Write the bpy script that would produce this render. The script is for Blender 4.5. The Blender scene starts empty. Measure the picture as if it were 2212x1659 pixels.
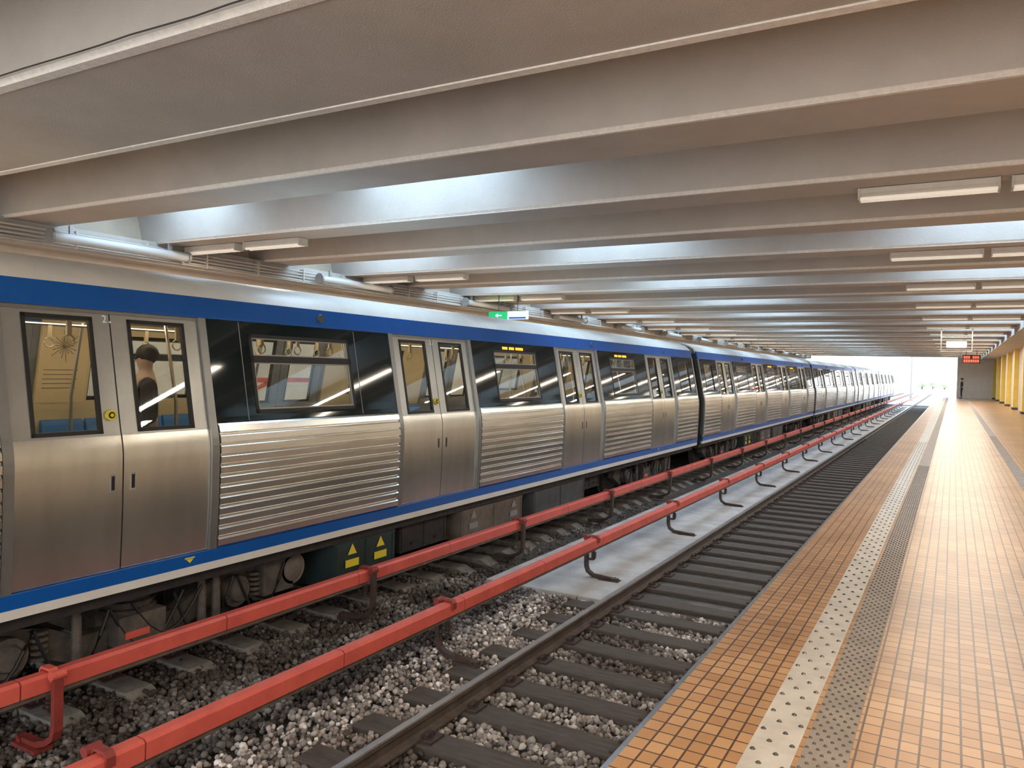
import bpy, bmesh, math, random
import numpy as np
from mathutils import Matrix, Vector
random.seed(7); np.random.seed(7)
S=bpy.context.scene
COL=S.collection
try:
    S.view_settings.view_transform='Standard'
    S.view_settings.look='None'
except Exception: pass

# ------------------------------------------------------------ materials
MATS={}
def mat(name,c,rough=.6,metal=0.,var=.0,vscale=3.,bump=0.,bscale=60.,emit=0.,c2=None,stretch=(1,1,1),spec=.5):
    if name in MATS: return MATS[name]
    m=bpy.data.materials.new(name); m.use_nodes=True
    nt=m.node_tree; b=nt.nodes['Principled BSDF']
    b.inputs['Base Color'].default_value=(*c,1); b.inputs['Roughness'].default_value=rough
    b.inputs['Metallic'].default_value=metal
    b.inputs['Specular IOR Level'].default_value=spec
    tc=nt.nodes.new('ShaderNodeTexCoord'); mp=nt.nodes.new('ShaderNodeMapping')
    mp.inputs['Scale'].default_value=stretch
    nt.links.new(tc.outputs['Object'],mp.inputs['Vector'])
    if var>0 or c2:
        n=nt.nodes.new('ShaderNodeTexNoise'); n.inputs['Scale'].default_value=vscale
        n.inputs['Detail'].default_value=6; n.inputs['Roughness'].default_value=.65
        nt.links.new(mp.outputs[0],n.inputs['Vector'])
        r=nt.nodes.new('ShaderNodeValToRGB'); r.color_ramp.elements[0].position=.35; r.color_ramp.elements[1].position=.65
        d=c2 if c2 else tuple(max(0,x*(1-var)) for x in c)
        r.color_ramp.elements[0].color=(*d,1); r.color_ramp.elements[1].color=(*c,1)
        nt.links.new(n.outputs['Fac'],r.inputs[0]); nt.links.new(r.outputs[0],b.inputs['Base Color'])
    if bump>0:
        n2=nt.nodes.new('ShaderNodeTexNoise'); n2.inputs['Scale'].default_value=bscale; n2.inputs['Detail'].default_value=4
        nt.links.new(mp.outputs[0],n2.inputs['Vector'])
        bp=nt.nodes.new('ShaderNodeBump'); bp.inputs['Strength'].default_value=bump; bp.inputs['Distance'].default_value=.01
        nt.links.new(n2.outputs['Fac'],bp.inputs['Height']); nt.links.new(bp.outputs[0],b.inputs['Normal'])
    if emit>0:
        b.inputs['Emission Color'].default_value=(*c,1); b.inputs['Emission Strength'].default_value=emit
    MATS[name]=m; return m

def glass(name,tint,refl=.5):
    m=bpy.data.materials.new(name); m.use_nodes=True; nt=m.node_tree; nt.nodes.clear()
    o=nt.nodes.new('ShaderNodeOutputMaterial'); mx=nt.nodes.new('ShaderNodeMixShader')
    t=nt.nodes.new('ShaderNodeBsdfTransparent'); t.inputs[0].default_value=(*tint,1)
    g=nt.nodes.new('ShaderNodeBsdfGlossy'); g.inputs['Roughness'].default_value=.02; g.inputs[0].default_value=(.9,.95,1,1)
    # facing-independent fresnel (both sides of the pane behave alike)
    ge=nt.nodes.new('ShaderNodeNewGeometry'); mr=nt.nodes.new('ShaderNodeMapRange')
    mr.inputs['To Min'].default_value=1.5; mr.inputs['To Max'].default_value=1/1.5
    nt.links.new(ge.outputs['Backfacing'],mr.inputs['Value'])
    f=nt.nodes.new('ShaderNodeFresnel'); nt.links.new(mr.outputs[0],f.inputs['IOR'])
    mt=nt.nodes.new('ShaderNodeMath'); mt.operation='MULTIPLY'; mt.inputs[1].default_value=refl*2
    nt.links.new(f.outputs[0],mt.inputs[0]); nt.links.new(mt.outputs[0],mx.inputs[0])
    nt.links.new(t.outputs[0],mx.inputs[1]); nt.links.new(g.outputs[0],mx.inputs[2]); nt.links.new(mx.outputs[0],o.inputs[0])
    return m

M_steel=mat('stainless_steel',(.82,.83,.78),.27,.95,var=.20,vscale=1.6,stretch=(1,1.5,.3),bump=.05,bscale=18)
M_flute=mat('fluted_steel',(.90,.90,.85),.24,.95,var=.25,vscale=1.3,stretch=(1,.35,2.5))
M_frame=mat('door_frame_grey',(.32,.33,.33),.35,.7,var=.15)
M_upper=mat('door_upper_grey',(.46,.475,.465),.33,.8,var=.12)
M_blue=mat('train_blue_paint',(.004,.11,.46),.28,var=.12,vscale=2)
M_white=mat('train_white_paint',(.82,.83,.79),.35,var=.10,vscale=2.5)
M_black=mat('black_glazing_panel',(.006,.016,.019),.05)
M_rub=mat('black_rubber',(.012,.012,.013),.5)
M_under=mat('underframe_dark',(.035,.033,.032),.7,var=.5,vscale=6,bump=.3)
M_bogie=mat('bogie_grime',(.13,.11,.095),.75,c2=(.06,.053,.05),vscale=7,bump=.4)
M_boxg=mat('equipment_dark_green',(.03,.055,.055),.5,var=.4,vscale=4)
M_boxb=mat('equipment_brown_grey',(.20,.17,.145),.6,var=.4,vscale=4)
M_boxc=mat('equipment_slate',(.10,.115,.12),.55,var=.4,vscale=4)
M_yel=mat('warning_yellow',(.8,.68,.05),.5,var=.05)
M_red=mat('third_rail_red',(.78,.145,.105),.42,c2=(.64,.11,.085),vscale=3.5,bump=.12,bscale=30)
M_redd=mat('third_rail_dark_red',(.32,.05,.04),.55,var=.4,vscale=6)
M_rust=mat('bracket_brown_steel',(.085,.05,.04),.6,c2=(.035,.025,.022),vscale=10,bump=.3)
M_rail=mat('rail_brown_steel',(.16,.125,.105),.5,.3,var=.4,vscale=6,bump=.2)
M_railtop=mat('rail_polished_head',(.42,.40,.38),.32,.9,var=.25)
M_wood=mat('tarred_wood_sleeper',(.11,.09,.075),.8,c2=(.06,.048,.04),vscale=4,stretch=(1,6,6),bump=.5,bscale=20)
M_csleep=mat('concrete_sleeper_grey',(.34,.315,.28),.85,c2=(.19,.175,.16),vscale=6,bump=.3)
M_conc=mat('trackbed_concrete',(.62,.60,.58),.8,c2=(.38,.365,.35),vscale=1.3,bump=.3,bscale=25)
M_dconc=mat('dark_trackbed_concrete',(.16,.145,.135),.8,c2=(.08,.072,.067),vscale=2.,bump=.3,bscale=25)
M_bed=mat('trackbed_dirt',(.085,.075,.068),.9,c2=(.045,.04,.036),vscale=3,bump=.8,bscale=25)
M_ceil=mat('painted_concrete_ceiling',(.53,.49,.445),.75,c2=(.46,.425,.385),vscale=1.1,bump=.35,bscale=70)
M_arr=mat('ceiling_arris_highlight',(.88,.84,.78),.8,var=.15,vscale=20,bump=.5,bscale=80)  # bright highlight along the beam edges, put into a paler colour
M_wall=mat('beige_wall_tiles',(.66,.57,.45),.5,var=.15,vscale=2)
M_wend=mat('pale_end_wall_plaster',(.82,.74,.64),.6,var=.1,vscale=2)
M_pface=mat('platform_side_concrete',(.10,.085,.075),.8,var=.4,vscale=4,bump=.4)
M_yw=mat('yellow_column_paint',(.85,.62,.14),.45,var=.1)
M_sky=mat('frosted_skylight',(.55,.77,1.),.5,emit=9.)
M_tube=mat('lamp_tube',(.95,.88,.76),.5,emit=.35)
M_house=mat('lamp_housing_cream',(.62,.58,.52),.5,var=.1)
M_gal=mat('galvanised_grey',(.42,.42,.41),.5,.5,var=.2)
M_lin=mat('interior_lining_cream',(.64,.52,.33),.5,var=.08)
M_poster=mat('poster_beige',(.72,.56,.34),.6,var=.06)
M_seat=mat('seat_blue_plastic',(.03,.16,.45),.4,var=.15)
M_ifl=mat('interior_floor_grey',(.22,.23,.25),.5,var=.2)
M_pole=mat('interior_pole_steel',(.75,.7,.6),.25,1.)
M_ilight=mat('interior_light_strip',(1.,.84,.60),.5,emit=7.)
M_led=mat('amber_led',(1.,.38,.02),.5,emit=2.)
M_ledr=mat('red_led',(1.,.05,.02),.5,emit=3.)
M_green=mat('exit_sign_green',(.02,.50,.16),.4,emit=.2)
M_signw=mat('sign_white',(.85,.88,.9),.4,emit=.15)
M_tact=mat('pale_tactile_stone',(.58,.54,.48),.55,c2=(.46,.42,.37),vscale=5,bump=.2)
M_tact2=mat('grey_tactile_stone',(.32,.265,.22),.6,c2=(.24,.20,.17),vscale=5,bump=.2)
M_stud=mat('stud_dark_metal',(.15,.135,.12),.35,.6,var=.2)
M_gd=glass('door_glass',(.93,.94,.91),.5)
M_gw=glass('window_glass',(.90,.93,.92),.6)

def tile_mat():
    m=bpy.data.materials.new('orange_platform_tiles'); m.use_nodes=True; nt=m.node_tree; b=nt.nodes['Principled BSDF']
    tc=nt.nodes.new('ShaderNodeTexCoord'); br=nt.nodes.new('ShaderNodeTexBrick')
    br.offset=0.; br.inputs['Scale'].default_value=1.; br.inputs['Brick Width'].default_value=.078
    br.inputs['Row Height'].default_value=.10; br.inputs['Mortar Size'].default_value=.005
    br.inputs['Mortar Smooth'].default_value=.1
    br.inputs['Color1'].default_value=(.58,.35,.175,1); br.inputs['Color2'].default_value=(.45,.245,.11,1)
    br.inputs['Mortar'].default_value=(.10,.058,.04,1)
    nt.links.new(tc.outputs['Object'],br.inputs['Vector'])
    n=nt.nodes.new('ShaderNodeTexNoise'); n.inputs['Scale'].default_value=.9; n.inputs['Detail'].default_value=8
    nt.links.new(tc.outputs['Object'],n.inputs['Vector'])
    r=nt.nodes.new('ShaderNodeValToRGB'); r.color_ramp.elements[0].position=.3; r.color_ramp.elements[1].position=.7
    r.color_ramp.elements[0].color=(.72,.66,.62,1); r.color_ramp.elements[1].color=(1.1,1.08,1.05,1)
    nt.links.new(n.outputs['Fac'],r.inputs[0])
    mx=nt.nodes.new('ShaderNodeMix'); mx.data_type='RGBA'; mx.blend_type='MULTIPLY'; mx.inputs[0].default_value=1.
    nt.links.new(br.outputs['Color'],mx.inputs[6]); nt.links.new(r.outputs[0],mx.inputs[7])
    nt.links.new(mx.outputs[2],b.inputs['Base Color'])
    b.inputs['Roughness'].default_value=.28
    bp=nt.nodes.new('ShaderNodeBump'); bp.invert=True; bp.inputs['Strength'].default_value=.4; bp.inputs['Distance'].default_value=.003
    nt.links.new(br.outputs['Fac'],bp.inputs['Height']); nt.links.new(bp.outputs[0],b.inputs['Normal'])
    return m
M_tile=tile_mat()
def stone_mat(name,mul,lo,hi):
    m=bpy.data.materials.new(name); m.use_nodes=True; nt=m.node_tree; b=nt.nodes['Principled BSDF']
    g=nt.nodes.new('ShaderNodeNewGeometry'); r=nt.nodes.new('ShaderNodeValToRGB')
    e=r.color_ramp.elements; e[0].position=0; e[0].color=(.045*mul,.039*mul,.036*mul,1); e[1].position=1; e[1].color=(.22*mul,.205*mul,.19*mul,1)
    x=e.new(.7); x.color=(.12*mul,.105*mul,.095*mul,1)
    nt.links.new(g.outputs['Random Per Island'],r.inputs[0])
    tc=nt.nodes.new('ShaderNodeTexCoord'); n=nt.nodes.new('ShaderNodeTexNoise'); n.inputs['Scale'].default_value=.8; n.inputs['Detail'].default_value=3
    nt.links.new(tc.outputs['Object'],n.inputs['Vector'])
    r2=nt.nodes.new('ShaderNodeValToRGB'); r2.color_ramp.elements[0].position=lo; r2.color_ramp.elements[1].position=hi
    r2.color_ramp.elements[0].color=(.85,.76,.71,1); r2.color_ramp.elements[1].color=(2.3,2.3,2.3,1)
    nt.links.new(n.outputs['Fac'],r2.inputs[0])
    mx=nt.nodes.new('ShaderNodeMix'); mx.data_type='RGBA'; mx.blend_type='MULTIPLY'; mx.inputs[0].default_value=1.
    nt.links.new(r.outputs[0],mx.inputs[6]); nt.links.new(r2.outputs[0],mx.inputs[7]); nt.links.new(mx.outputs[2],b.inputs['Base Color'])
    b.inputs['Roughness'].default_value=.85
    return m
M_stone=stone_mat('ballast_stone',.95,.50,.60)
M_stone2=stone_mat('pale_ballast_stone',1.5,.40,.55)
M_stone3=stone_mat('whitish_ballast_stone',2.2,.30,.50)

# ------------------------------------------------------------ mesh builder
class MB:
    def __init__(s): s.v=[]; s.f=[]; s.mi=[]; s.cur=0
    def add(s,vs,fs):
        o=len(s.v); s.v+=[tuple(p) for p in vs]
        for f in fs: s.f.append([i+o for i in f]); s.mi.append(s.cur)
        return s
    def box(s,x0,x1,y0,y1,z0,z1):
        return s.add([(x0,y0,z0),(x1,y0,z0),(x1,y1,z0),(x0,y1,z0),(x0,y0,z1),(x1,y0,z1),(x1,y1,z1),(x0,y1,z1)],
          [(0,3,2,1),(4,5,6,7),(0,1,5,4),(1,2,6,5),(2,3,7,6),(3,0,4,7)])
    def prism(s,prof,a0,a1,axis='y'):
        n=len(prof)
        def P(p,a):
            return (p[0],a,p[1]) if axis=='y' else ((a,p[0],p[1]) if axis=='x' else (p[0],p[1],a))
        vs=[P(p,a0) for p in prof]+[P(p,a1) for p in prof]
        fs=[tuple(range(n)),tuple(range(2*n-1,n-1,-1))]+[(i,(i+1)%n,(i+1)%n+n,i+n) for i in range(n)]
        return s.add(vs,fs)
    def tube(s,pts,r,n=8,cap=True):
        pts=[Vector(p) for p in pts]; rs=r if isinstance(r,(list,tuple)) else [r]*len(pts)
        vs=[];fs=[]
        for i,p in enumerate(pts):
            d=(pts[min(i+1,len(pts)-1)]-pts[max(i-1,0)]).normalized()
            up=Vector((0,0,1)) if abs(d.z)<.9 else Vector((0,1,0))
            a=d.cross(up).normalized(); b=a.cross(d).normalized()
            for k in range(n):
                t=2*math.pi*k/n; vs.append(p+a*math.cos(t)*rs[i]+b*math.sin(t)*rs[i])
        for i in range(len(pts)-1):
            for k in range(n): fs.append((i*n+k,i*n+(k+1)%n,(i+1)*n+(k+1)%n,(i+1)*n+k))
        if cap: fs.append(tuple(range(n))); fs.append(tuple(range((len(pts)-1)*n,len(pts)*n))[::-1])
        return s.add(vs,fs)
    def ico(s,c,r,sub=2,jit=0.,sc=(1,1,1)):
        bm=bmesh.new(); bmesh.ops.create_icosphere(bm,subdivisions=sub,radius=1)
        vs=[(c[0]+v.co.x*r*sc[0]*(1+random.uniform(-jit,jit)),c[1]+v.co.y*r*sc[1]*(1+random.uniform(-jit,jit)),c[2]+v.co.z*r*sc[2]*(1+random.uniform(-jit,jit))) for v in bm.verts]
        fs=[[v.index for v in f.verts] for f in bm.faces]; bm.free()
        return s.add(vs,fs)
def finish(o,label,cat,group,kind):
    if label: o['label']=label
    if cat: o['category']=cat
    if group: o['group']=group
    if kind: o['kind']=kind
def new(name,mb,mats,parent=None,loc=(0,0,0),label=None,cat=None,group=None,kind=None,dz=0.,smooth=False,bevel=0.):
    me=bpy.data.meshes.new(name)
    vs=[(v[0],v[1],v[2]+dz) for v in mb.v]
    me.from_pydata(vs,[],mb.f)
    if not isinstance(mats,(list,tuple)): mats=[mats]
    for m in mats: me.materials.append(m)
    for p,i in zip(me.polygons,mb.mi): p.material_index=i
    bm=bmesh.new(); bm.from_mesh(me); bmesh.ops.recalc_face_normals(bm,faces=bm.faces); bm.to_mesh(me); bm.free()
    if smooth:
        for p in me.polygons: p.use_smooth=True
        try: me.set_sharp_from_angle(angle=math.radians(35))
        except Exception: pass
    o=bpy.data.objects.new(name,me); COL.objects.link(o); o.location=loc
    if parent: o.parent=parent
    if bevel>0:
        b=o.modifiers.new('bevel','BEVEL'); b.width=bevel; b.segments=2; b.limit_method='ANGLE'
    finish(o,label,cat,group,kind)
    return o
def empty(name,loc,label,cat,group=None):
    o=bpy.data.objects.new(name,None); COL.objects.link(o); o.location=loc; o.empty_display_size=.2
    finish(o,label,cat,group,None); return o
def copy_tree(root,loc,skip=(),label=None):
    n=root.copy(); COL.objects.link(n); n.location=loc
    if label: n['label']=label
    def rec(src,dst):
        for c in src.children:
            if c.name.split('.')[0] in skip: continue
            k=c.copy(); k.parent=dst; COL.objects.link(k); rec(c,k)
    rec(root,n); return n
def text_mb(txt,size,origin,xd,yd,mb=None):
    cu=bpy.data.curves.new('t','FONT'); cu.body=txt; cu.size=size; cu.align_x='CENTER'; cu.align_y='CENTER'
    o=bpy.data.objects.new('t',cu); COL.objects.link(o)
    dg=bpy.context.evaluated_depsgraph_get(); me=bpy.data.meshes.new_from_object(o.evaluated_get(dg))
    mb=mb or MB(); X=Vector(xd);Y=Vector(yd);O=Vector(origin)
    mb.add([O+X*v.co.x+Y*v.co.y for v in me.vertices],[list(p.vertices) for p in me.polygons])
    bpy.data.objects.remove(o); return mb

# ------------------------------------------------------------ camera
ey=Vector((954,9.5,-1665)).normalized(); ex=Vector((2906,-104.5,1665)); ex=(ex-ey*ex.dot(ey)).normalized(); ez=ex.cross(ey)
R=Matrix((ex,ey,ez))
cam=bpy.data.cameras.new('camera'); co=bpy.data.objects.new('camera',cam); COL.objects.link(co)
cam.sensor_fit='HORIZONTAL'; cam.sensor_width=36; cam.lens=36*1665/2212; cam.clip_start=.05; cam.clip_end=600
co.matrix_world=Matrix.Translation((0,0,1.6))@R.to_4x4(); S.camera=co

RAIL=-1.05; XN=-2.69; XF=-7.2; XE=-1.165; YEND=78.; YB=-4.

# ------------------------------------------------------------ structure
mb=MB().box(XE-.0,3.4,YB,YEND+14,-.30,0)
new('floor',mb,M_tile,label='orange tiled station platform floor',cat='floor',kind='structure')
mb=MB().box(XE+.12,3.4,YB,YEND+14,-1.3,-.30)
new('wall_platform_base',mb,M_pface,label='dark concrete side of the platform',cat='wall',kind='structure')
mb=MB().box(-12.3,-8.92,YB,YEND+14,-.25,0); mb.box(-12.3,-9.05,YB,YEND+14,-1.3,-.25)
new('floor_opposite',mb,M_tile,label='tiled platform floor behind the train',cat='floor',kind='structure')
mb=MB().box(-12.6,-12.3,YB,YEND,-1.3,4.4)
new('wall_left',mb,M_wall,label='beige station wall',cat='wall',kind='structure')
mb=MB().box(3.15,3.45,YB,YEND,0,4.4)
new('wall_right',mb,M_wall,label='beige station wall behind yellow columns',cat='wall',kind='structure')
mb=MB().box(.25,3.15,YEND-.2,YEND,0,3.6)
new('wall_end',mb,M_wend,label='pale beige end wall of the platform',cat='wall',kind='structure')
# ground
mb=MB().box(-60,60,-6,320,-1.6,-1.3)
new('ground',mb,M_bed,label='dark dirty trackbed ground',cat='ground',kind='structure')
mb=MB().box(-5.3,-3.62,8.7,YEND+10,-1.3,-1.198); mb.cur=1
mb.box(-3.62,-1.05,8.7,YEND+10,-1.3,-1.265)
mb.box(-6.4,-5.3,9.5,YEND+10,-1.3,-1.275)
new('floor_trackbed',mb,[M_conc,M_dconc],label='grey concrete slab between the tracks',cat='floor',kind='structure')
mb=MB().box(-40,40,YEND+15,318,-1.3,-1.25)
new('floor_outside',mb,mat('sunlit_pale_gravel',(.6,.57,.53),.9,var=.2),label='pale sunlit gravel outside the station',cat='ground',kind='structure')

# ceiling folded profile
troughs=[(-3.0,-1.3),(-.3,1.1),(1.75,3.05),(4.59,5.98)]
k=0; y=6.80
while y<YEND-2: troughs.append((y,y+1.64)); y+=2.36
ZL=3.6; ZT=4.30
mbc=MB(); mba=MB()
X0,X1=-12.3,3.3
prof=[(YB,ZL)]
ch=.03
for a,b in troughs:
    prof+=[(a-ch,ZL),(a,ZL+ch),(a+.16,ZT),(b-.16,ZT),(b,ZL+ch),(b+ch,ZL)]
prof+=[(YEND,ZL)]
for i in range(len(prof)-1):
    p,q=prof[i],prof[i+1]
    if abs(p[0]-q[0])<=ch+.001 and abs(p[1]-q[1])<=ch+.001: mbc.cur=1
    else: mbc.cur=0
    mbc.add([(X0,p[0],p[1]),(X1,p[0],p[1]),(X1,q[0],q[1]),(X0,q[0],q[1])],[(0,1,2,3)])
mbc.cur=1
for y in (3.075,4.50): mbc.box(X0,X1,y,y+.085,ZL-.012,ZL+.002)  # added pale lips that carry the bright edge highlight
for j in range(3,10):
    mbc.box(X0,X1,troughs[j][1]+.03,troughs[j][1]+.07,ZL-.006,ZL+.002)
mbc.cur=0
mbc.box(X0,X1,YB,YEND,4.45,4.6); mbc.box(X0,X1,YEND-.01,YEND+.15,3.55,4.6)
new('ceiling',mbc,[M_ceil,M_arr],label='grey ribbed concrete station ceiling',cat='ceiling',kind='structure')
mb=MB().box(1.95,3.15,YB,YEND,3.38,3.62)
new('trim_1',mb,M_ceil,label='beige longitudinal ceiling bulkhead',cat='trim',kind='structure')
mb=MB().box(-12.3,-11.95,YB,YEND,3.25,3.62)
new('trim_2',mb,M_ceil,label='concrete ledge along the wall top',cat='trim',kind='structure')
mb=MB()
pts=[(x*.3-12,2.985+.006*math.sin(x*1.7)+.004*math.sin(x*4.1),3.61+.004*math.sin(x*2.3)) for x in range(38)]
mb.tube(pts,.005,6)
new('ceiling_cable',mb,M_rub,label='thin black cable along a ceiling beam',cat='cable')
# skylights in alternate troughs
i=0
for j in range(4,len(troughs),2):
    a,b=troughs[j]; i+=1
    segs=[(-11.4,-9.8),(-7.2,-4.9)] if i==1 else [(-11.4,-9.2),(-6.6,-4.2),(-.6,2.4)]
    mb=MB()
    for s0,s1 in segs: mb.box(s0,s1,a+.3,b-.3,ZT-.06,ZT-.02)
    new('window_%d'%i,mb,M_sky,label='frosted skylight pane between ceiling beams',cat='skylight',kind='structure')

# ------------------------------------------------------------ yellow columns
c0=None
for n in range(8):
    yy=32+n*6.6
    mb=MB().box(2.92,3.15,-.4,.4,0,3.38); mb.cur=1; mb.box(2.89,3.15,-.43,.43,0,.12)
    if c0 is None: c0=new('column',mb,[M_yw,M_pface],loc=(0,yy,0),label='yellow painted flat station column on the wall',cat='column',group='yellow platform columns')
    else:
        q=c0.copy(); COL.objects.link(q); q.location=(0,yy,0)

# ------------------------------------------------------------ tactile strips
def strip(name,x0,x1,cols,sp,yend,m,ms,label,r):
    mb=MB().box(x0,x1,YB,YEND,0,.004); mb.cur=1
    y=1.6; row=0
    while y<yend:
        for c in range(cols):
            x=x0+(x1-x0)*(c+.5)/cols + ((x1-x0)/cols*.25*(1 if row%2 else -1))
            n=8 if y<9 else 5
            base=[(x+r*math.cos(2*math.pi*t/n),y+r*math.sin(2*math.pi*t/n),.004) for t in range(n)]
            top=[(x+r*.5*math.cos(2*math.pi*t/n),y+r*.5*math.sin(2*math.pi*t/n),.011) for t in range(n)]
            mb.add(base+top,[(t,(t+1)%n,(t+1)%n+n,t+n) for t in range(n)]+[tuple(range(n,2*n))])
        y+=sp; row+=1
    new(name,mb,[m,ms],label=label,cat='tactile paving',kind='structure')
strip('trim_3',-.72,-.53,2,.11,22,M_tact,M_stud,'pale studded safety strip along the platform edge',.013)
strip('trim_4',-.51,-.33,4,.05,16,M_tact2,M_stud,'brown-grey studded tactile strip',.009)
strip('trim_5',.93,1.10,3,.08,26,M_tact2,M_stud,'grey studded guiding strip on tiled floor',.009)

# ------------------------------------------------------------ tracks
def railprof(cx):
    zb=-1.20; zt=RAIL
    return [(cx-.07,zb),(cx+.07,zb),(cx+.07,zb+.015),(cx+.012,zb+.035),(cx+.012,zt-.045),(cx+.036,zt-.035),(cx+.036,zt-.006),(cx+.030,zt-.001),(cx-.030,zt-.001),(cx-.036,zt-.006),(cx-.036,zt-.035),(cx-.012,zt-.045),(cx-.012,zb+.035),(cx-.07,zb+.015)]
for X in (XN-.75,XN+.75,XF-.75,XF+.75):
    mb=MB().prism(railprof(0),YB-2,160); mb.cur=1; mb.box(-.028,.028,YB-2,160,RAIL-.002,RAIL+.001)
    new('rail',mb,[M_rail,M_railtop],loc=(X,0,0),label='rusty brown steel running rail with polished head',cat='rail',group='running rails')
s0=None
def fastener(x):
    mb=MB().box(x-.17,x+.17,-.09,.09,-1.205,-1.185)
    for sx in (-1,1):
        mb.box(x+sx*.09-.025,x+sx*.09+.025,-.05,.05,-1.19,-1.155)
        mb.tube([(x+sx*.12,0,-1.19),(x+sx*.12,0,-1.13)],.015,6)
    return mb
y=1.0;n=0
while y<84:
    if s0 is None:
        s0=new('sleeper',MB().box(-1.3,1.3,-.13,.13,-1.299,-1.203),M_wood,loc=(XN,y,0),bevel=.012,label='dark tarred wooden railway sleeper',cat='sleeper',group='wooden sleepers of the empty track')
        for x in (-.75,.75): new('rail_fastener',fastener(x),M_rust,parent=s0)
    else:
        copy_tree(s0,(XN,y,0),skip=() if n<60 else ('rail_fastener',))
    y+=.62;n+=1
s1=None;y=1.0;n=0
while y<84:
    if s1 is None:
        pr=[(-1.45,-1.299),(1.45,-1.299),(1.45,-1.28),(1.26,-1.20),(.5,-1.20),(-.5,-1.20),(-1.26,-1.20),(-1.45,-1.28)]
        s1=new('sleeper',MB().prism(pr,-.13,.13),M_csleep,loc=(XF,y,0),bevel=.01,label='dusty grey concrete sleeper under the train',cat='sleeper',group='concrete sleepers under the train')
        for x in (-.75,.75): new('rail_fastener',fastener(x),M_rust,parent=s1)
    else: copy_tree(s1,(XF,y,0),skip=() if n<30 else ('rail_fastener',))
    y+=.62;n+=1

# ballast stones (numpy)
bm=bmesh.new(); bmesh.ops.create_icosphere(bm,subdivisions=1,radius=1)
bv=np.array([v.co[:] for v in bm.verts]); bf=np.array([[v.index for v in f.verts] for f in bm.faces]); bm.free()
def stones(regions,r0,r1,material,label):
    P=[]
    for (x0,x1,y0,y1,dens,zz) in regions:
        n=int((x1-x0)*(y1-y0)*dens)
        p=np.stack([np.random.uniform(x0,x1,n),np.random.uniform(y0,y1,n),zz+np.random.uniform(-.03,.02,n)],1)
        ph=np.abs(((p[:,1]-1.0+.31)%.62)-.31)
        on=(p[:,0]>-4.0)&(ph<.135)&(np.random.rand(n)<.93)
        P.append(p[~on])
    P=np.concatenate(P); N=len(P)
    sc=np.random.uniform(r0,r1,(N,1,1))*np.random.uniform(.65,1.15,(N,1,3))
    v=bv[None]*sc*(1+np.random.uniform(-.22,.22,(N,12,1)))
    a=np.random.uniform(0,6.28,N); b=np.random.uniform(0,6.28,N)
    ca,sa,cb,sb=np.cos(a),np.sin(a),np.cos(b),np.sin(b)
    x=v[:,:,0]*ca[:,None]-v[:,:,1]*sa[:,None]; yy=v[:,:,0]*sa[:,None]+v[:,:,1]*ca[:,None]; z=v[:,:,2]
    y2=yy*cb[:,None]-z*sb[:,None]; z2=yy*sb[:,None]+z*cb[:,None]
    v=np.stack([x,y2,z2],2)+P[:,None,:]
    f=(bf[None]+(np.arange(N)*12)[:,None,None]).reshape(-1,3)
    me=bpy.data.meshes.new('ballast_stones'); v=v.reshape(-1,3)
    me.vertices.add(len(v)); me.vertices.foreach_set('co',v.ravel())
    me.loops.add(len(f)*3); me.loops.foreach_set('vertex_index',f.ravel().astype(np.int32))
    me.polygons.add(len(f)); me.polygons.foreach_set('loop_start',(np.arange(len(f))*3).astype(np.int32))
    me.update(calc_edges=True); me.validate(); me.materials.append(material)
    o=bpy.data.objects.new('ballast_stones',me); COL.objects.link(o)
    finish(o,label,'gravel',None,'stuff')
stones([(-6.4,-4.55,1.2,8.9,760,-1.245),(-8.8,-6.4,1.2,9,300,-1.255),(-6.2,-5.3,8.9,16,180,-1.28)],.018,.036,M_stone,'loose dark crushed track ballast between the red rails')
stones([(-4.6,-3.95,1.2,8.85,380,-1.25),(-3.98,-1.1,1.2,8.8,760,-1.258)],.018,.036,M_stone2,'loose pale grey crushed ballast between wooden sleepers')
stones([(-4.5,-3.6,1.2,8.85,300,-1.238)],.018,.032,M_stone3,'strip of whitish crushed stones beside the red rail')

# ------------------------------------------------------------ third rails
def third_rail(X,zt,y0,y1,label):
    root=empty('third_rail',(X,0,zt),label,'third rail','red covered third rails')
    mb=MB(); w=.055; y=y0
    while y<y1:
        e=min(y+1.72,y1)
        mb.prism([(-w,-.125),(w,-.125),(w+.004,-.02),(w-.02,0),(-w+.02,0),(-w-.004,-.02)],y+.006,e-.006)
        y+=1.72
    mb.cur=1
    mb.prism([(-w+.008,-.12),(w-.008,-.12),(w-.006,-.022),(w-.024,-.006),(-w+.024,-.006),(-w+.006,-.022)],y0,y1)
    new('rail_cover',mb,[M_red,M_redd],parent=root)
    mb=MB().prism([(-.035,-.165),(.035,-.165),(.02,-.11),(-.02,-.11)],y0,y1)
    new('conductor_rail',mb,M_rail,parent=root)
    return root
third_rail(-4.15,-.655,YB,120,'red painted third rail cover beside the empty track')
third_rail(-5.5,-.62,YB,120,'red painted third rail cover beside the train')
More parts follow.
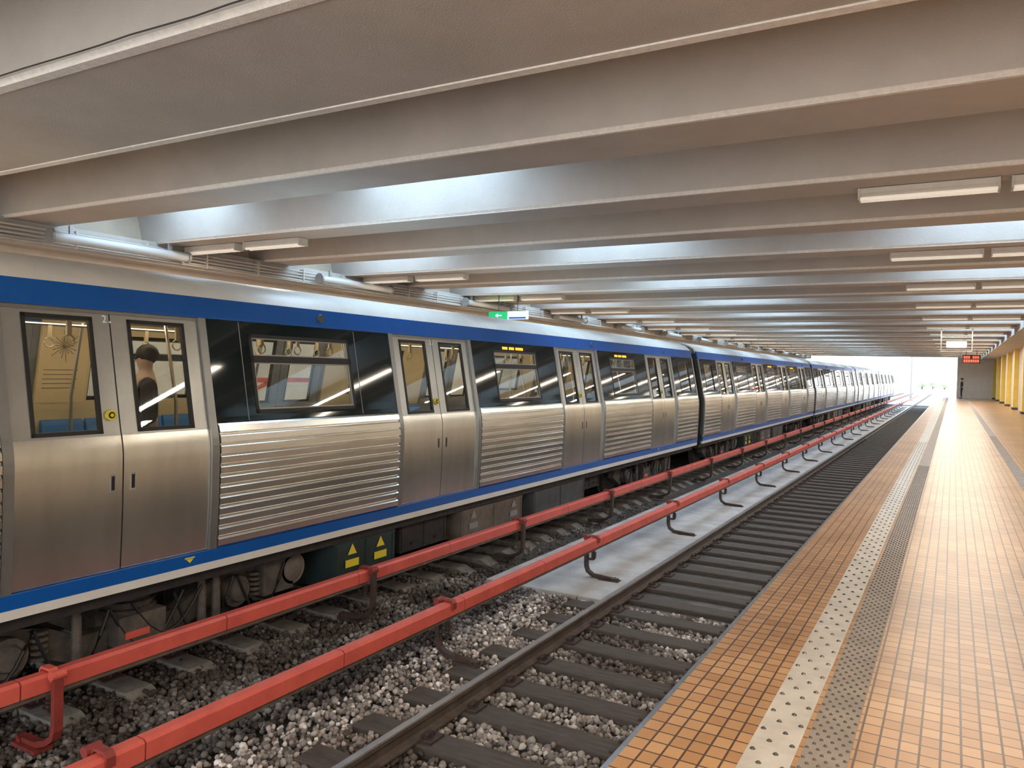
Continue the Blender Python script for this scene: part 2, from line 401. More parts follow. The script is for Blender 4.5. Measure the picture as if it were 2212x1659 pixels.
def bracket(X,zt,y,side,style):
    root=empty('third_rail_support',(X,y,-1.22),'brown steel bracket carrying the red third rail' if style else 'red-brown steel post carrying the red third rail','rail support','third rail support brackets')
    z0=zt+1.22
    mb=MB()
    xo=-side*.085
    w=.028
    outer=[(-.078,z0-.10),(-.078,z0+.0),(-.05,z0+.03),(.05,z0+.03),(.078,z0),(.078,z0-.06),(.064,z0-.06),(.060,z0-.004),(.045,z0+.012),(-.045,z0+.012),(-.062,z0-.004),(-.062,z0-.10)]
    mb.prism(outer,-w,w)
    mb.tube([(xo*1.25,-.05,z0-.005),(xo*1.25,.05,z0-.005)],.034,12)
    new('clamp',mb,M_redd if style else M_red,parent=root)
    mb=MB()
    pts=[(xo*1.25,0,z0),(xo*1.25,0,z0-.33),(xo*1.2,0,z0-.40),(xo*.95,0,z0-.46),(xo*.4+side*.03,0,z0-.51),(side*.12,0,.045),(side*.36,0,.035)]
    def bar(pts,wx,wy):
        vs=[];fs=[]
        P=[Vector(p) for p in pts]
        for i,p in enumerate(P):
            d=(P[min(i+1,len(P)-1)]-P[max(i-1,0)]).normalized(); nrm=Vector((0,1,0)).cross(d).normalized()
            for s,t in ((1,1),(1,-1),(-1,-1),(-1,1)): vs.append(p+nrm*wx*s+Vector((0,wy*t,0)))
        for i in range(len(P)-1):
            for k in range(4): fs.append((i*4+k,i*4+(k+1)%4,(i+1)*4+(k+1)%4,(i+1)*4+k))
        fs+= [(0,1,2,3),(len(P)*4-1,len(P)*4-2,len(P)*4-3,len(P)*4-4)]
        mb.add(vs,fs)
    bar(pts,.022,.032)
    mb.box(side*.22-.12,side*.22+.16,-.07,.07,.0,.03)
    mb.tube([(side*.30,-.04,.01),(side*.30,-.04,.06)],.015,6); mb.tube([(side*.30,.04,.01),(side*.30,.04,.06)],.015,6)
    new('post',mb,M_rust if style else M_redd,parent=root)
    mb=MB()
    for q in range(3): mb.tube([(0,0,z0-.20-.03*q),(0,0,z0-.215-.03*q)],[.04,.03],10)
    mb.tube([(0,0,z0-.17),(0,0,z0-.30)],.02,8); mb.box(min(xo*1.25,0),max(xo*1.25,0),-.02,.02,z0-.31,z0-.285)
    new('insulator',mb,M_rust,parent=root)
    return root
b1=bracket(-4.15,-.655,2.65,1,1)
for n in range(1,24): copy_tree(b1,(-4.15,2.65+3.47*n,-1.22))
b2=bracket(-5.5,-.62,3.1,-1,0)
b3=bracket(-5.5,-.62,6.5,-1,1)
for n in range(2,24): copy_tree(b3,(-5.5,3.1+3.38*n,-1.22))

# ------------------------------------------------------------ TRAIN
NODES=[(-.26,1.505),(-.07,1.53),(.2,1.543),(.4,1.55),(.78,1.552),(.86,1.549),(.92,1.541),(.98,1.528),(1.03,1.514),(1.1,1.499),(2.0,1.325),(2.175,1.282)]
def xs(z):
    if z<=NODES[0][0]: return NODES[0][1]
    for (a,b),(c,d) in zip(NODES,NODES[1:]):
        if z<=c: return b+(d-b)*(z-a)/(c-a)
    return NODES[-1][1]
def slab(mb,side,y0,y1,z0,z1,t=.03,off=0.):
    zz=[z0]+[n[0] for n in NODES if z0+1e-4<n[0]<z1-1e-4]+[z1]
    pr=[(side*(xs(z)+off),z) for z in zz]+[(side*(xs(z)+off-t),z) for z in reversed(zz)]
    mb.prism(pr,y0,y1)
DZ=1.05; HL=9.2
DOORS=[-6.57,-2.19,2.19,6.57]
PAN=[(-HL,-7.47,0),(-5.67,-3.09,1),(-1.29,1.29,2),(3.09,5.67,2),(7.47,HL,0)]
def build_car(yc,detail=True):
    car=empty('metro_train_car',(XF,yc,RAIL),'stainless steel metro car with blue stripes and white roof','train car','coupled metro train cars')
    rp=[(1.285,2.175),(1.25,2.225),(1.15,2.30),(1.0,2.36),(.75,2.415),(.4,2.455),(0,2.47)]
    pr=rp+[(-x,z) for x,z in reversed(rp[:-1])]+[(-1.25,2.13),(1.25,2.13)]
    mb=MB().prism(pr,-HL,HL)
    new('roof',mb,M_white,car,dz=DZ,smooth=True,label='rounded white roof')
    for s in (1,-1):
        mb=MB(); slab(mb,s,-HL,HL,1.985,2.175,.04,.012)
        new('blue_stripe',mb,M_blue,car,dz=DZ,label='deep blue stripe under the roof')
        mb=MB(); slab(mb,s,-HL,HL,-.175,-.065,.05,.02)
        new('sill_stripe',mb,M_blue,car,dz=DZ,label='deep blue sill stripe')
        mb=MB(); slab(mb,s,-HL,HL,-.245,-.175,.06,.025)
        new('skirt',mb,M_white,car,dz=DZ,label='white painted lower skirt')
        for d in DOORS:
            mb=MB()
            for e in (-1,1):
                a,b=sorted((d+e*.825,d+e*.90)); slab(mb,s,a,b,-.065,1.985,.06,.012)
            slab(mb,s,d-.90,d+.90,1.955,1.985,.05,-.005)
            new('door_frame',mb,M_frame,car,dz=DZ)
        for e in (-1,1):
            a,b=sorted((e*(HL-.06),e*HL)); mb=MB()
            slab(mb,s,a,b,-.065,1.985,.05,.016); new('corner_post',mb,M_frame,car,dz=DZ)
    ep=[(1.50,-.26),(1.52,.9),(1.49,1.1),(1.31,2.0),(1.2,2.25),(.9,2.37),(-.9,2.37),(-1.2,2.25),(-1.31,2.0),(-1.49,1.1),(-1.52,.9),(-1.50,-.26)]
    new('end_wall',MB().prism(ep,-HL+.0,-HL+.03),M_under,car,dz=DZ); new('end_wall',MB().prism(ep,HL-.03,HL),M_under,car,dz=DZ)
    mb=MB()
    for q in range(5):
        yy=HL+.02+q*.09; mb.box(-1.15,1.15,yy,yy+.05,-.05,2.15); mb.box(-1.1,1.1,yy+.05,yy+.09,0,2.1)
    new('gangway_bellows',mb,M_rub,car,dz=DZ)
    for (a,b,kind) in PAN:
        for s in (1,-1):
            mb=MB(); z=-.06; pts=[]
            n=12; p=1.11/n
            for q in range(n):
                zz=z+q*p
                pts+=[(zz+.002,.008),(zz+p*.18,.024),(zz+p*.78,.024),(zz+p*.94,.008)]
            pts=[(z,.0)]+pts+[(1.05,.0)]
            pr=[(s*(xs(zz)+o),zz) for zz,o in pts]+[(s*(xs(1.05)-.03),1.05),(s*(xs(.9)-.03),.9),(s*(xs(.0)-.03),-.06)]
            mb.prism(pr,a+.01 if kind else a+(.06 if a==-HL else .01),b-.01 if b!=HL else b-.06)
            new('fluted_panel',mb,M_flute,car,dz=DZ,label='horizontally fluted stainless steel panel')
            c=(a+b)/2; ww=.70 if kind else .42
            wc=c+(-.12 if kind==1 else 0) if s==1 else c
            w0,w1=wc-ww,wc+ww
            if kind==2: w0,w1=wc-.72,wc+.62
            zb,zt=1.12,1.87
            A,B=a+.004,b-.004
            mb=MB()
            slab(mb,s,A,w0,1.055,1.98,.03,.004); slab(mb,s,w1,B,1.055,1.98,.03,.004)
            slab(mb,s,w0,w1,1.055,zb,.03,.004); slab(mb,s,w0,w1,zt,1.98,.03,.004)
            pn=new('glazing_panel',mb,M_black,car,dz=DZ,label='glossy black side glazing panel')
            mb=MB()
            g=.035
            slab(mb,s,w0,w0+g,zb,zt,.03,.008); slab(mb,s,w1-g,w1,zb,zt,.03,.008)
            slab(mb,s,w0,w1,zb,zb+g,.03,.008); slab(mb,s,w0,w1,zt-g,zt,.03,.008); 
            if kind: slab(mb,s,w0,w1,1.60,1.665,.03,.008)
            new('window_frame',mb,M_rub,pn,dz=DZ)
            mb=MB(); slab(mb,s,w0+g,w1-g,zb+g,zt-g,.006,-.006)
            new('window_glass',mb,M_gw,pn,dz=DZ)
            if kind and detail:
                mb=MB(); f=.012
                for z0,z1 in ((zb+g,1.60),(1.665,zt-g)):
                    slab(mb,s,w0+g,w0+g+f,z0,z1,.01,.004); slab(mb,s,w1-g-f,w1-g,z0,z1,.01,.004)
                    slab(mb,s,w0+g,w1-g,z0,z0+f,.01,.004); slab(mb,s,w0+g,w1-g,z1-f,z1,.01,.004)
                new('window_trim',mb,M_gal,pn,dz=DZ)
            if kind==1 and detail:
                for yy in (w0-.1,w1+.1):
                    mb=MB(); slab(mb,s,yy-.003,yy+.003,1.06,1.975,.005,.0065)
                    new('panel_joint',mb,M_gal,pn,dz=DZ)
            if kind==2:
                mb=MB()
                for q in range(16):
                    if q in (4,9): continue
                    yy=wc-.42+q*.04; slab(mb,s,yy,yy+.028,1.885,1.925,.004,.008)
                new('destination_display',mb,M_led,pn,dz=DZ,label='amber lit destination display')
            mb=MB()
            for (p0,p1,q0,q1) in ((a,w0,0,2.05),(w1,b,0,2.05),(w0,w1,0,zb),(w0,w1,zt,2.05)):
                slab(mb,s,p0,p1,q0,q1,.02,-.05)
            new('interior_lining',mb,M_lin,car,dz=DZ)
    for d in DOORS:
        for s in (1,-1):
            for e in (-1,1):
                y0,y1=sorted((d+e*.006,d+e*.822))
                o=-.014
                gy0,gy1=y0+.14,y1-.14
                mb=MB(); mb.cur=0
                slab(mb,s,y0,y1,-.06,1.0,.035,o)
                mb.cur=1
                slab(mb,s,y0,gy0,1.0,1.955,.035,o); slab(mb,s,gy1,y1,1.0,1.955,.035,o); slab(mb,s,gy0,gy1,1.925,1.955,.035,o)
                slab(mb,s,gy0,gy1,1.0,1.02,.035,o)
                dr=new('door',mb,[M_steel,M_upper],car,dz=DZ,label='stainless steel sliding door leaf',smooth=True)
                mb=MB(); slab(mb,s,gy0+.028,gy1-.028,1.05,1.897,.006,o-.012)
                new('door_window',mb,M_gd,dr,dz=DZ)
                mb=MB(); g=.03
                slab(mb,s,gy0,gy0+g,1.02,1.925,.03,o+.006); slab(mb,s,gy1-g,gy1,1.02,1.925,.03,o+.006)
                slab(mb,s,gy0,gy1,1.02,1.05,.03,o+.006); slab(mb,s,gy0,gy1,1.895,1.925,.03,o+.006)
                new('window_gasket',mb,M_rub,dr,dz=DZ)
                mb=MB(); slab(mb,s,d-.006 if e<0 else d,d if e<0 else d+.006,-.06,1.955,.02,o-.002)
                new('door_seal',mb,M_rub,dr,dz=DZ)
                if s==1 and detail:
                    hy=d+e*.085; mb=MB()
                    slab(mb,s,hy-.022,hy+.022,.56,.70,.004,o+.003)
                    mb.cur=1; slab(mb,s,hy-.013,hy+.013,.575,.685,.004,o+.005)
                    new('door_handle',mb,[M_gal,M_rub],dr,dz=DZ,label='recessed chrome door pull')
            if s==1 and detail:
                mb=MB(); zz=1.16; xx=xs(zz)-.014
                mb.tube([(xx,d-.075,zz),(xx+.022,d-.075,zz)],.042,20); mb.cur=1
                mb.tube([(xx+.02,d-.075,zz),(xx+.026,d-.075,zz)],.026,16); mb.cur=0
                mb.tube([(xx+.024,d-.075,zz),(xx+.032,d-.075,zz)],.014,12)
                new('door_button',mb,[M_yel,M_rub],car,dz=DZ,label='round yellow door push button')
                mb=text_mb('2',.085,(xs(1.90)+.003,d-.055,1.91),(0,1,0),(-.19,0,1)); 
                for z9 in (1.885,):
                    mb.add([(xs(z9)+.003,d-.015,z9),(xs(z9)+.003,d,z9),(xs(z9+.015)+.003,d,z9+.015),(xs(z9+.015)+.003,d-.015,z9+.015)],[(0,1,2,3)])
                new('door_mark',mb,M_signw,car,dz=DZ,label='small white number 2 marking')
    for yy in (-4.2,2.9,7.0):
        xx=xs(2.08)+.012; mb=MB().tube([(xx,yy,2.08),(xx+.02,yy,2.08)],[.05,.042],16)
        new('side_lamp',mb,M_boxc,car,dz=DZ)
    for yy in (-5.95,6.2):
        mb=MB()
        xx=xs(-.11)+.0235; z=-.12
        mb.add([(xx,yy-.05,z+.03),(xx,yy+.05,z+.03),(xx,yy+.05,z+.018),(xx,yy-.05,z+.018)],[(0,1,2,3)])
        mb.add([(xx,yy-.035,z+.013),(xx,yy+.035,z+.013),(xx,yy,z-.02)],[(0,1,2)])
        new('jacking_mark',mb,M_yel,car,dz=DZ,label='small yellow jacking point mark')
    mb=MB().box(-1.42,1.42,-HL+.05,HL-.05,-.36,-.12)
    mb.tube([(1.3,-HL+.1,-.375),(1.3,HL-.1,-.375)],.022,6); mb.tube([(1.2,-HL+.1,-.375),(1.2,HL-.1,-.375)],.018,6)
    new('underframe',mb,M_under,car,dz=DZ)
    for (y0,y1,zb,m,x1) in ((-4.0,-2.95,-.86,M_boxg,1.40),(-2.75,-1.75,-.72,M_under,1.32),(-1.45,.25,-.80,M_boxb,1.38),(.65,2.6,-.84,M_boxc,1.38),(2.75,3.7,-.65,M_under,1.2)):
        mb=MB().box(-x1,x1,y0,y1,zb,-.36)
        for yy in (y0+.03,(y0+y1)/2-.01,y1-.05): mb.box(x1,x1+.012,yy,yy+.02,zb+.02,-.38)
        mb.box(x1,x1+.01,y0,y1,zb,zb+.02); mb.box(x1,x1+.01,y0,y1,-.40,-.38)
        for yy in (y0+.25,y1-.25): mb.box(x1,x1+.025,yy-.03,yy+.03,zb+.07,zb+.10)
        bx=new('equipment_cabinet',mb,m,car,dz=DZ)
        if m is M_boxg or m is M_boxb:
            for yy in ((y0+.28),(y1-.28)):
                X=x1+.013; mb=MB()
                mb.add([(X,yy-.075,-.52),(X,yy+.075,-.52),(X,yy,-.40)],[(0,1,2)])
                mb.box(X,X+.002,yy-.11,yy+.11,-.66,-.575)
                new('warning_label',mb,M_yel if m is M_boxg else M_gal,bx,dz=DZ,label='yellow warning triangle label' if m is M_boxg else 'grey warning triangle label')
    for by in (-6.2,6.2):
        mb=MB()
        for s in (1,-1):
            x0,x1=sorted((s*.98,s*1.12))
            pr=[(-1.55,-.62),(-1.5,-.45),(-1.1,-.42),(-.7,-.52),(-.45,-.66),(.45,-.66),(.7,-.52),(1.1,-.42),(1.5,-.45),(1.55,-.62),(1.2,-.80),(.8,-.72),(.5,-.86),(-.5,-.86),(-.8,-.72),(-1.2,-.80)]
            mb.prism([(p+by,q) for p,q in pr],x0,x1,'x')
            for wy in (-1.05,1.05):
                mb.tube([(s*.8,by+wy,-.63),(s*1.22,by+wy,-.63)],.15,16)
                mb.tube([(s*1.22,by+wy,-.63),(s*1.26,by+wy,-.63)],[.11,.09],12)
                for q in range(5): mb.tube([(s*1.16,by+wy+.25,-.5-.05*q),(s*1.16,by+wy+.25,-.525-.05*q)],.07,10)
            mb.box(*sorted((s*1.1,s*1.28)),by-.22,by+.22,-.80,-.55)
            for q in range(3): mb.tube([(s*1.05,by,-.38-.07*q),(s*1.05,by,-.44-.07*q)],[.24,.20],16)
            for dy in (-.55,.62,.78): mb.tube([(s*1.24,by+dy,-.38),(s*1.24,by+dy,-.9)],[.035,.045],10)
        mb.box(-1,1,by-.25,by+.25,-.75,-.5)
        mb.box(.9,1.25,by+1.35,by+1.75,-.75,-.42)
        bg=new('bogie',mb,M_bogie,car,dz=DZ,smooth=True)
        mb=MB()
        for (a,bb,c) in ((-.9,-.3,-.95),(-.3,.4,-.85),(.3,.95,-.98),(-1.4,-.9,-.8),(1.0,1.6,-.9),(-.1,.6,-.78)):
            pts=[(1.27,by+a+(bb-a)*t/8,-.45+(c+.45)*math.sin(math.pi*t/8)) for t in range(9)]
            mb.tube(pts,.014,6)
        new('brake_hose',mb,M_rub,bg,dz=DZ,smooth=True,kind='stuff')
        mb=MB().box(1.281,1.29,by-.16,by+.06,-.74,-.68); new('red_plate',mb,M_red,bg,dz=DZ,label='small red label plate')
        for wy in (-1.05,1.05):
            for s in (1,-1):
                mb=MB(); 
                mb.tube([(s*.70,by+wy,-.63),(s*.715,by+wy,-.63),(s*.72,by+wy,-.63),(s*.83,by+wy,-.63)],[.445,.445,.42,.415],32)
                new('wheel',mb,M_bogie,bg,dz=DZ,smooth=True)
    mb=MB().tube([(.9,-4.45,-.55),(1.25,-4.45,-.55)],.16,24); mb.tube([(1.25,-4.45,-.55),(1.28,-4.45,-.55)],[.13,.06],24)
    new('air_tank',mb,M_boxb,car,dz=DZ,smooth=True,label='pinkish grey air tank end')
    mb=MB().box(-1.42,1.42,-HL+.04,HL-.04,-.11,-.05); new('cabin_floor',mb,M_ifl,car,dz=DZ)
    mb=MB().box(-1.2,1.2,-HL+.04,HL-.04,2.08,2.11); new('cabin_ceiling',mb,M_lin,car,dz=DZ)
    for x in (-.55,.55):
        mb=MB().box(x-.06,x+.06,-HL+.3,HL-.3,2.05,2.075)
        new('cabin_light',mb,M_ilight,car,dz=DZ)
    if detail:
        for (a,b,kind) in PAN:
            for s in (1,-1):
                mb=MB(); w=(b-a)-.1; n=max(2,int(w/.48)); sw=w/n
                for q in range(n):
                    y0=a+.05+q*sw
                    pr=[(s*1.40,.30),(s*.95,.34),(s*.93,.40),(s*1.0,.43),(s*1.28,.40),(s*1.37,.90),(s*1.42,.92)]
                    mb.prism(pr,y0+.01,y0+sw-.01)
                new('seat_bench',mb,M_seat,car,dz=DZ,bevel=.015,label='row of blue moulded seats')
        mb=MB()
        for x in (-.62,.62):
            mb.tube([(x,-HL+.2,1.93),(x,HL-.2,1.93)],.016,8)
        for d in DOORS:
            for e in (-1,1):
                for x in (-.85,.85): mb.tube([(x,d+e*.98,-.05),(x,d+e*.98,1.2),(x*.75,d+e*.98,2.08)],.017,8)
            mb.tube([(0,d,-.05),(0,d,2.08)],.018,8)
        new('grab_pole',mb,M_pole,car,dz=DZ,smooth=True,kind='stuff')
        mb=MB()
        for q in range(34):
            yy=-HL+.6+q*.53
            for x in (-.62,.62):
                mb.box(x-.012,x+.012,yy-.02,yy+.02,1.80,1.93)
                pts=[(x,yy+.05*math.cos(2*math.pi*t/10),1.75+.05*math.sin(2*math.pi*t/10)) for t in range(11)]
                mb.tube(pts,.009,5,False)
        new('grab_handle',mb,M_lin,car,dz=DZ,kind='stuff')
        mb=MB(); slab(mb,-1,-5.66,-5.12,1.10,1.93,.004,-.073)
        mb.cur=1; zc=1.73; xw=-(xs(zc)-.080); tilt=.19
        for q in range(9):
            a=q*math.pi/9; L=.10+.04*(q%3)
            u=Vector((0,math.cos(a),math.sin(a)))*L; u.x=tilt*u.z; w=Vector((0,-math.sin(a),math.cos(a)))*.0035
            c=Vector((xw,-5.40,zc)); mb.add([c+u+w,c-u+w,c-u-w,c+u-w],[(0,1,2,3)])
        for q in range(5):
            z=1.46-q*.05; x=-(xs(z)-.079); mb.add([(x,-5.60,z),(x,-5.22-.03*(q%2),z),(x,-5.22-.03*(q%2),z+.008),(x,-5.60,z+.008)],[(0,1,2,3)])
        new('route_map',mb,[M_poster,M_boxb],car,dz=DZ,label='beige route map poster on the cabin wall')
    return car
car=build_car(10.32,True)
PITCH=18.9
for n in range(1,5):
    copy_tree(car,(XF,10.32+PITCH*n,RAIL),skip=() if n==1 else ('seat_bench','grab_handle','route_map','grab_pole','brake_hose','door_mark','red_plate','window_trim'))

# ------------------------------------------------------------ lamps
def lamp(loc,group):
    r=empty('fluorescent_lamp',loc,'cream twin fluorescent lamp under the ceiling beam','lamp',group)
    mb=MB().prism([(-.09,0),(.09,0),(.085,-.05),(.05,-.085),(-.05,-.085),(-.085,-.05)],-.63,.63,'x'); 
    mb.box(-.64,-.62,-.10,.10,-.12,0); mb.box(.62,.64,-.10,.10,-.12,0)
    new('housing',mb,M_house,r)
    for y in (-.045,.045):
        new('tube',MB().tube([(-.62,y,-.105),(.62,y,-.105)],.02,10),M_tube,r)
    return r
L0=None
for n in range(-1,15):
    y=9.0+4.72*n if n>=0 else 3.3  # nearest row stays out of view, added for its light
    for x in (-.30,1.07,-11.15,-9.68):
        if n<0 and x<-5: continue
        z=3.5935
        if L0 is None: L0=lamp((x,y,z),'ceiling fluorescent lamps')
        else: copy_tree(L0,(x,y,z))
def area(name,loc,sx,sy,pw,col,rot=(0,0,0)):
    l=bpy.data.lights.new(name,'AREA'); l.shape='RECTANGLE'; l.size=sx; l.size_y=sy; l.energy=pw; l.color=col
    o=bpy.data.objects.new(name,l); COL.objects.link(o); o.location=loc; o.rotation_euler=rot; return o
for n in range(-1,13,1):
    y=9.0+4.72*n if n>=0 else 3.3  # nearest pair of lights is added out of view
    area('lamp_and_fill_light',(.35,y,3.46),2.6,.16,88 if n<8 else 150,(1.,.86,.68))
    area('lamp_and_fill_light',(-10.2,y,3.46),2.0,.16,65,(1.,.87,.70))
area('lamp_and_fill_light',(.8,-1.0,3.3),2.6,1.2,170,(1.,.84,.64))  # added fill light overhead, no lamp fixture belongs to it

# wall tube lamps and cable tray on left wall
mb=MB()
for z in (3.33,3.39,3.45,3.51): mb.tube([(-11.86,YB,z),(-11.86,YEND,z)],.018,6)
mb.box(-11.95,-11.82,YB,YEND,3.29,3.305)
y=1
while y<YEND: mb.box(-11.95,-11.83,y,y+.03,3.28,3.56); y+=1.2
new('cable_tray',mb,M_house,label='pale cable tray with conduits along the wall',cat='cable tray')
T0=None
for n in range(13):
    y=6.5+5.6*n
    if T0 is None:
        T0=empty('tubular_lamp',(-11.68,y,3.40),'white round-ended tubular lamp beside the cable tray','lamp','tubular lamps')
        new('end_cap',MB().tube([(0,0,0),(0,.04,0)],[.12,.12],16),M_gal,T0); new('end_cap',MB().tube([(0,2.36,0),(0,2.4,0)],.10,16),M_gal,T0)
        for q in (.3,2.0): new('hanger',MB().box(-.02,.02,q,q+.06,.05,.20),M_gal,T0)
        mb=MB().tube([(0,.04,0),(0,2.36,0)],.075,16); new('tube',mb,mat('lamp_diffuser',(.55,.55,.53),.5,emit=.02),T0,smooth=True)
    else: copy_tree(T0,(-11.68,y,3.40))

# hanging signs
r=empty('exit_sign',(-10.6,18.2,3.05),'green and white hanging exit sign','sign')
mb=MB().box(-.6,.0,-.03,.03,-.11,.11); new('green_panel',mb,M_green,r)
mb=MB().box(0,.62,-.03,.03,-.11,.11); mb.cur=1; mb.box(.05,.57,-.034,-.03,-.09,-.05); new('white_panel',mb,[M_signw,M_blue],r)
for x in (-.3,.3): new('hanger',MB().tube([(x,0,.11),(x,0,.55)],.012,6),M_under,r)
mb=MB().add([(-.4,-.032,.0),(-.3,-.032,.06),(-.3,-.032,-.06)],[(0,1,2)]); mb.box(-.3,-.18,-.034,-.031,-.02,.02); new('arrow',mb,M_signw,r)
r=empty('hanging_sign',(.05,33,2.75),'white lit sign box hanging in a rod frame','sign')
mb=MB()
mb.tube([(-.5,0,.85),(-.5,0,-.1)],.02,8); mb.tube([(.5,0,.85),(.5,0,-.1)],.02,8); mb.tube([(-.5,0,.42),(.5,0,.42)],.015,8); mb.tube([(-.5,0,-.1),(.5,0,-.1)],.015,8)
new('rod_frame',mb,M_gal,r)
mb=MB().box(-.33,.33,-.08,.08,.02,.26); new('sign_box',mb,M_signw,r,bevel=.02)
r=empty('clock_display',(.95,58,2.95),'red digital display hanging from the ceiling','display')
mb=MB().box(-.5,.5,-.06,.06,-.28,.28); new('case',mb,M_under,r)
mb=MB()
for row in (.12,-.12):
    for q in range(7):
        if q==3 and row>0: continue
        x=-.42+q*.125; mb.box(x,x+.085,-.066,-.06,row-.08,row+.08)
new('led_digits',mb,M_ledr,r,kind='stuff')
for x in (-.3,.3): new('hanger',MB().tube([(x,0,.28),(x,0,.65)],.015,6),M_under,r)

# red railing on opposite platform seen through the windows
r=empty('platform_railing',(-10.3,9.6,0),'red painted metal railing on the opposite platform','railing')
mb=MB()
for z in (.75,1.3): mb.box(-.03,.03,-1.4,1.4,z-.04,z+.04)
for y in (-1.4,0,1.4): mb.box(-.03,.03,y-.03,y+.03,0,1.34)
mb.tube([(0,-1.4,.75),(0,0,1.3)],.03,6)
new('rails',mb,M_red,r)

# ------------------------------------------------------------ people
M_skin=mat('skin',(.55,.36,.27),.6,var=.05); M_hair=mat('dark_hair',(.02,.015,.012),.6,var=.2)
M_jk=mat('dark_jacket',(.035,.035,.04),.8,var=.3); M_tr=mat('dark_trousers',(.03,.035,.05),.8,var=.3); M_sh=mat('black_shoes',(.02,.02,.02),.5)
def skin(name,verts,edges,rad,m,parent,sub=1,root=0):
    me=bpy.data.meshes.new(name); me.from_pydata([Vector(v) for v in verts],edges,[])
    o=bpy.data.objects.new(name,me); COL.objects.link(o)
    md=o.modifiers.new('s','SKIN'); sv=me.skin_vertices[0].data
    for i,r in enumerate(rad):
        r=r if isinstance(r,tuple) else (r,r); sv[i].radius=r; sv[i].use_root=(i==root)
    o.modifiers.new('u','SUBSURF').levels=sub; o.modifiers['u'].render_levels=sub
    dg=bpy.context.evaluated_depsgraph_get(); dg.update()
    m2=bpy.data.meshes.new_from_object(o.evaluated_get(dg)); bpy.data.objects.remove(o)
    m2.materials.clear(); m2.materials.append(m)
    for p in m2.polygons: p.use_smooth=True
    q=bpy.data.objects.new(name,m2); COL.objects.link(q); q.parent=parent; return q
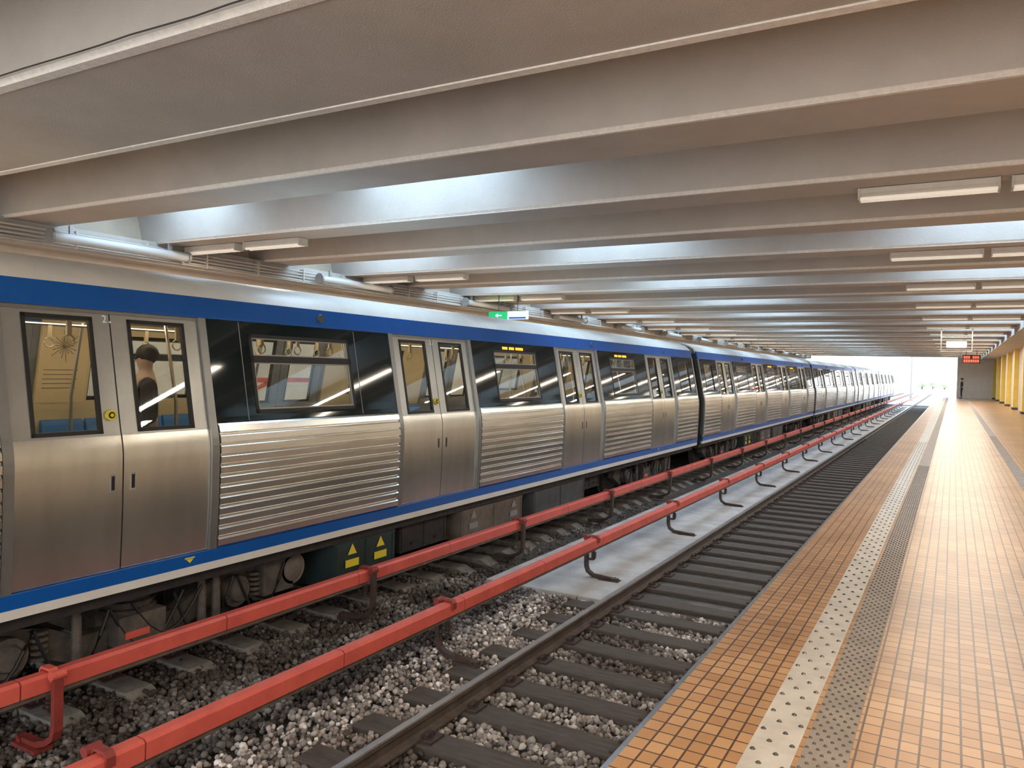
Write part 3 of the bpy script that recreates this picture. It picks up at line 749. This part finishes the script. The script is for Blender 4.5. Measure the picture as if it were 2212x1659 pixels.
def person(loc,rot,label,sc=1.):
    r=empty('person',loc,label,'person'); r.rotation_euler=(0,0,rot); r.scale=(sc,)*3
    V=[(0,0,.95),(0,0,1.2),(0,0,1.42),(0,.0,1.52),(0,.01,1.60),(0,.015,1.68)];E=[(0,1),(1,2),(2,3),(3,4),(4,5)]; Rr=[.13,.12,.13,.055,.085,.07]
    for s in (-1,1):
        b=len(V)
        V+=[(s*.10,0,.88),(s*.11,.02,.50),(s*.11,0,.09),(s*.12,.14,.04)]; Rr+=[.08,.055,.04,.03]; E+=[(0,b),(b,b+1),(b+1,b+2),(b+2,b+3)]
        a=len(V)
        V+=[(s*.19,0,1.41),(s*.24,.0,1.13),(s*.24,.08,.88),(s*.235,.11,.80)]; Rr+=[.055,.042,.03,.03]; E+=[(2,a),(a,a+1),(a+1,a+2),(a+2,a+3)]
        for q,(dy,L) in enumerate(((-.03,.07),(-.01,.085),(.01,.08),(.03,.06))):
            f=len(V); V+=[(s*.235,.11+dy,.765),(s*.225,.115+dy,.765-L*.6),(s*.21,.12+dy,.765-L)]; Rr+=[.009,.009,.007]; E+=[(a+3,f),(f,f+1),(f+1,f+2)]
        f=len(V); V+=[(s*.215,.15,.79),(s*.20,.165,.755)]; Rr+=[.010,.008]; E+=[(a+3,f),(f,f+1)]
    body=skin('body',V,E,Rr,M_skin,r,2)
    JV=[(0,0,.92),(0,0,1.18),(0,0,1.40),(0,0,1.48)];JE=[(0,1),(1,2),(2,3)];JR=[(.17,.12),(.16,.12),(.17,.12),(.075,.075)]
    for s in (-1,1):
        a=len(JV); JV+=[(s*.19,0,1.41),(s*.24,0,1.13),(s*.24,.075,.90)]; JR+=[.07,.06,.045]; JE+=[(2,a),(a,a+1),(a+1,a+2)]
    skin('jacket',JV,JE,JR,M_jk,r,2)
    TV=[(0,0,.96)];TE=[];TR=[(.14,.11)]
    for s in (-1,1):
        a=len(TV); TV+=[(s*.10,0,.86),(s*.11,.02,.50),(s*.11,0,.10)]; TR+=[.095,.07,.055]; TE+=[(0,a),(a,a+1),(a+1,a+2)]
    skin('trousers',TV,TE,TR,M_tr,r,2)
    mb=MB().ico((0,-.01,1.67),.095,2,.02,(.95,1.1,1.05)); new('hair',mb,M_hair,r,smooth=True)
    for s in (-1,1): new('eye',MB().ico((s*.033,.088,1.635),.012,1),M_hair,r)
    mb=MB().ico((0,.102,1.605),.014,1,0,(.8,1,1.5)); new('nose',mb,M_skin,r,smooth=True)
    mb=MB().ico((0,.092,1.565),.016,1,0,(1.4,.4,.35)); new('mouth',mb,M_red,r,smooth=True)
    for s in (-1,1): new('shoe',MB().ico((s*.12,.07,.04),.055,2,0,(.9,2.3,.72)),M_sh,r,smooth=True)
    return r
try:
    person((-6.65,4.62,-.05),math.radians(150),'person in dark coat standing inside the train',1.02)
    person((.62,76.5,0),math.radians(90),'person in dark clothes standing near the platform end wall',1.)
except Exception as e: print('person fail',e)

# ------------------------------------------------------------ outside
r=empty('signal_pole',(-4.75,112,-1.3),'grey steel pole beside the tracks outside','pole')
mb=MB().tube([(0,0,0),(0,0,7)],[.12,.08],10); mb.box(-1.5,1.5,-.05,.05,6.5,6.6); mb.box(-.3,.3,-.3,.3,0,.15); new('mast',mb,M_gal,r)
M_leaf=mat('foliage_green',(.55,.68,.42),.8,c2=(.42,.58,.32),vscale=3,bump=.5,bscale=8)
M_bark=mat('bark',(.2,.15,.1),.9,var=.3)
for (x,y,s) in ((-7.5,240,2.6),(-5.3,260,2.4),(-2.2,250,2.3)):
    r=empty('tree',(x,y,-1.25),'small pale green tree beyond the station','tree','trees beyond the station')
    new('trunk',MB().tube([(0,0,0),(.1,0,s*.35),(0,.1,s*.6)],[.2,.15,.1],8),M_bark,r)
    mb=MB()
    for q in range(9): mb.ico((random.uniform(-1,1)*s*.35,random.uniform(-1,1)*s*.35,s*random.uniform(.35,.75)),s*.25,2,.12)
    new('foliage',mb,M_leaf,r,kind='stuff')

# ------------------------------------------------------------ world
w=bpy.data.worlds.new('world'); S.world=w; w.use_nodes=True; nt=w.node_tree; bg=nt.nodes['Background']
tc=nt.nodes.new('ShaderNodeTexCoord'); sp=nt.nodes.new('ShaderNodeSeparateXYZ'); rr=nt.nodes.new('ShaderNodeValToRGB')
rr.color_ramp.elements[0].position=0.; rr.color_ramp.elements[0].color=(1,.98,.95,1); rr.color_ramp.elements[1].position=.6; rr.color_ramp.elements[1].color=(.65,.82,1,1)
nt.links.new(tc.outputs['Generated'],sp.inputs[0]); nt.links.new(sp.outputs['Z'],rr.inputs[0]); nt.links.new(rr.outputs[0],bg.inputs[0])
bg.inputs[1].default_value=3.6
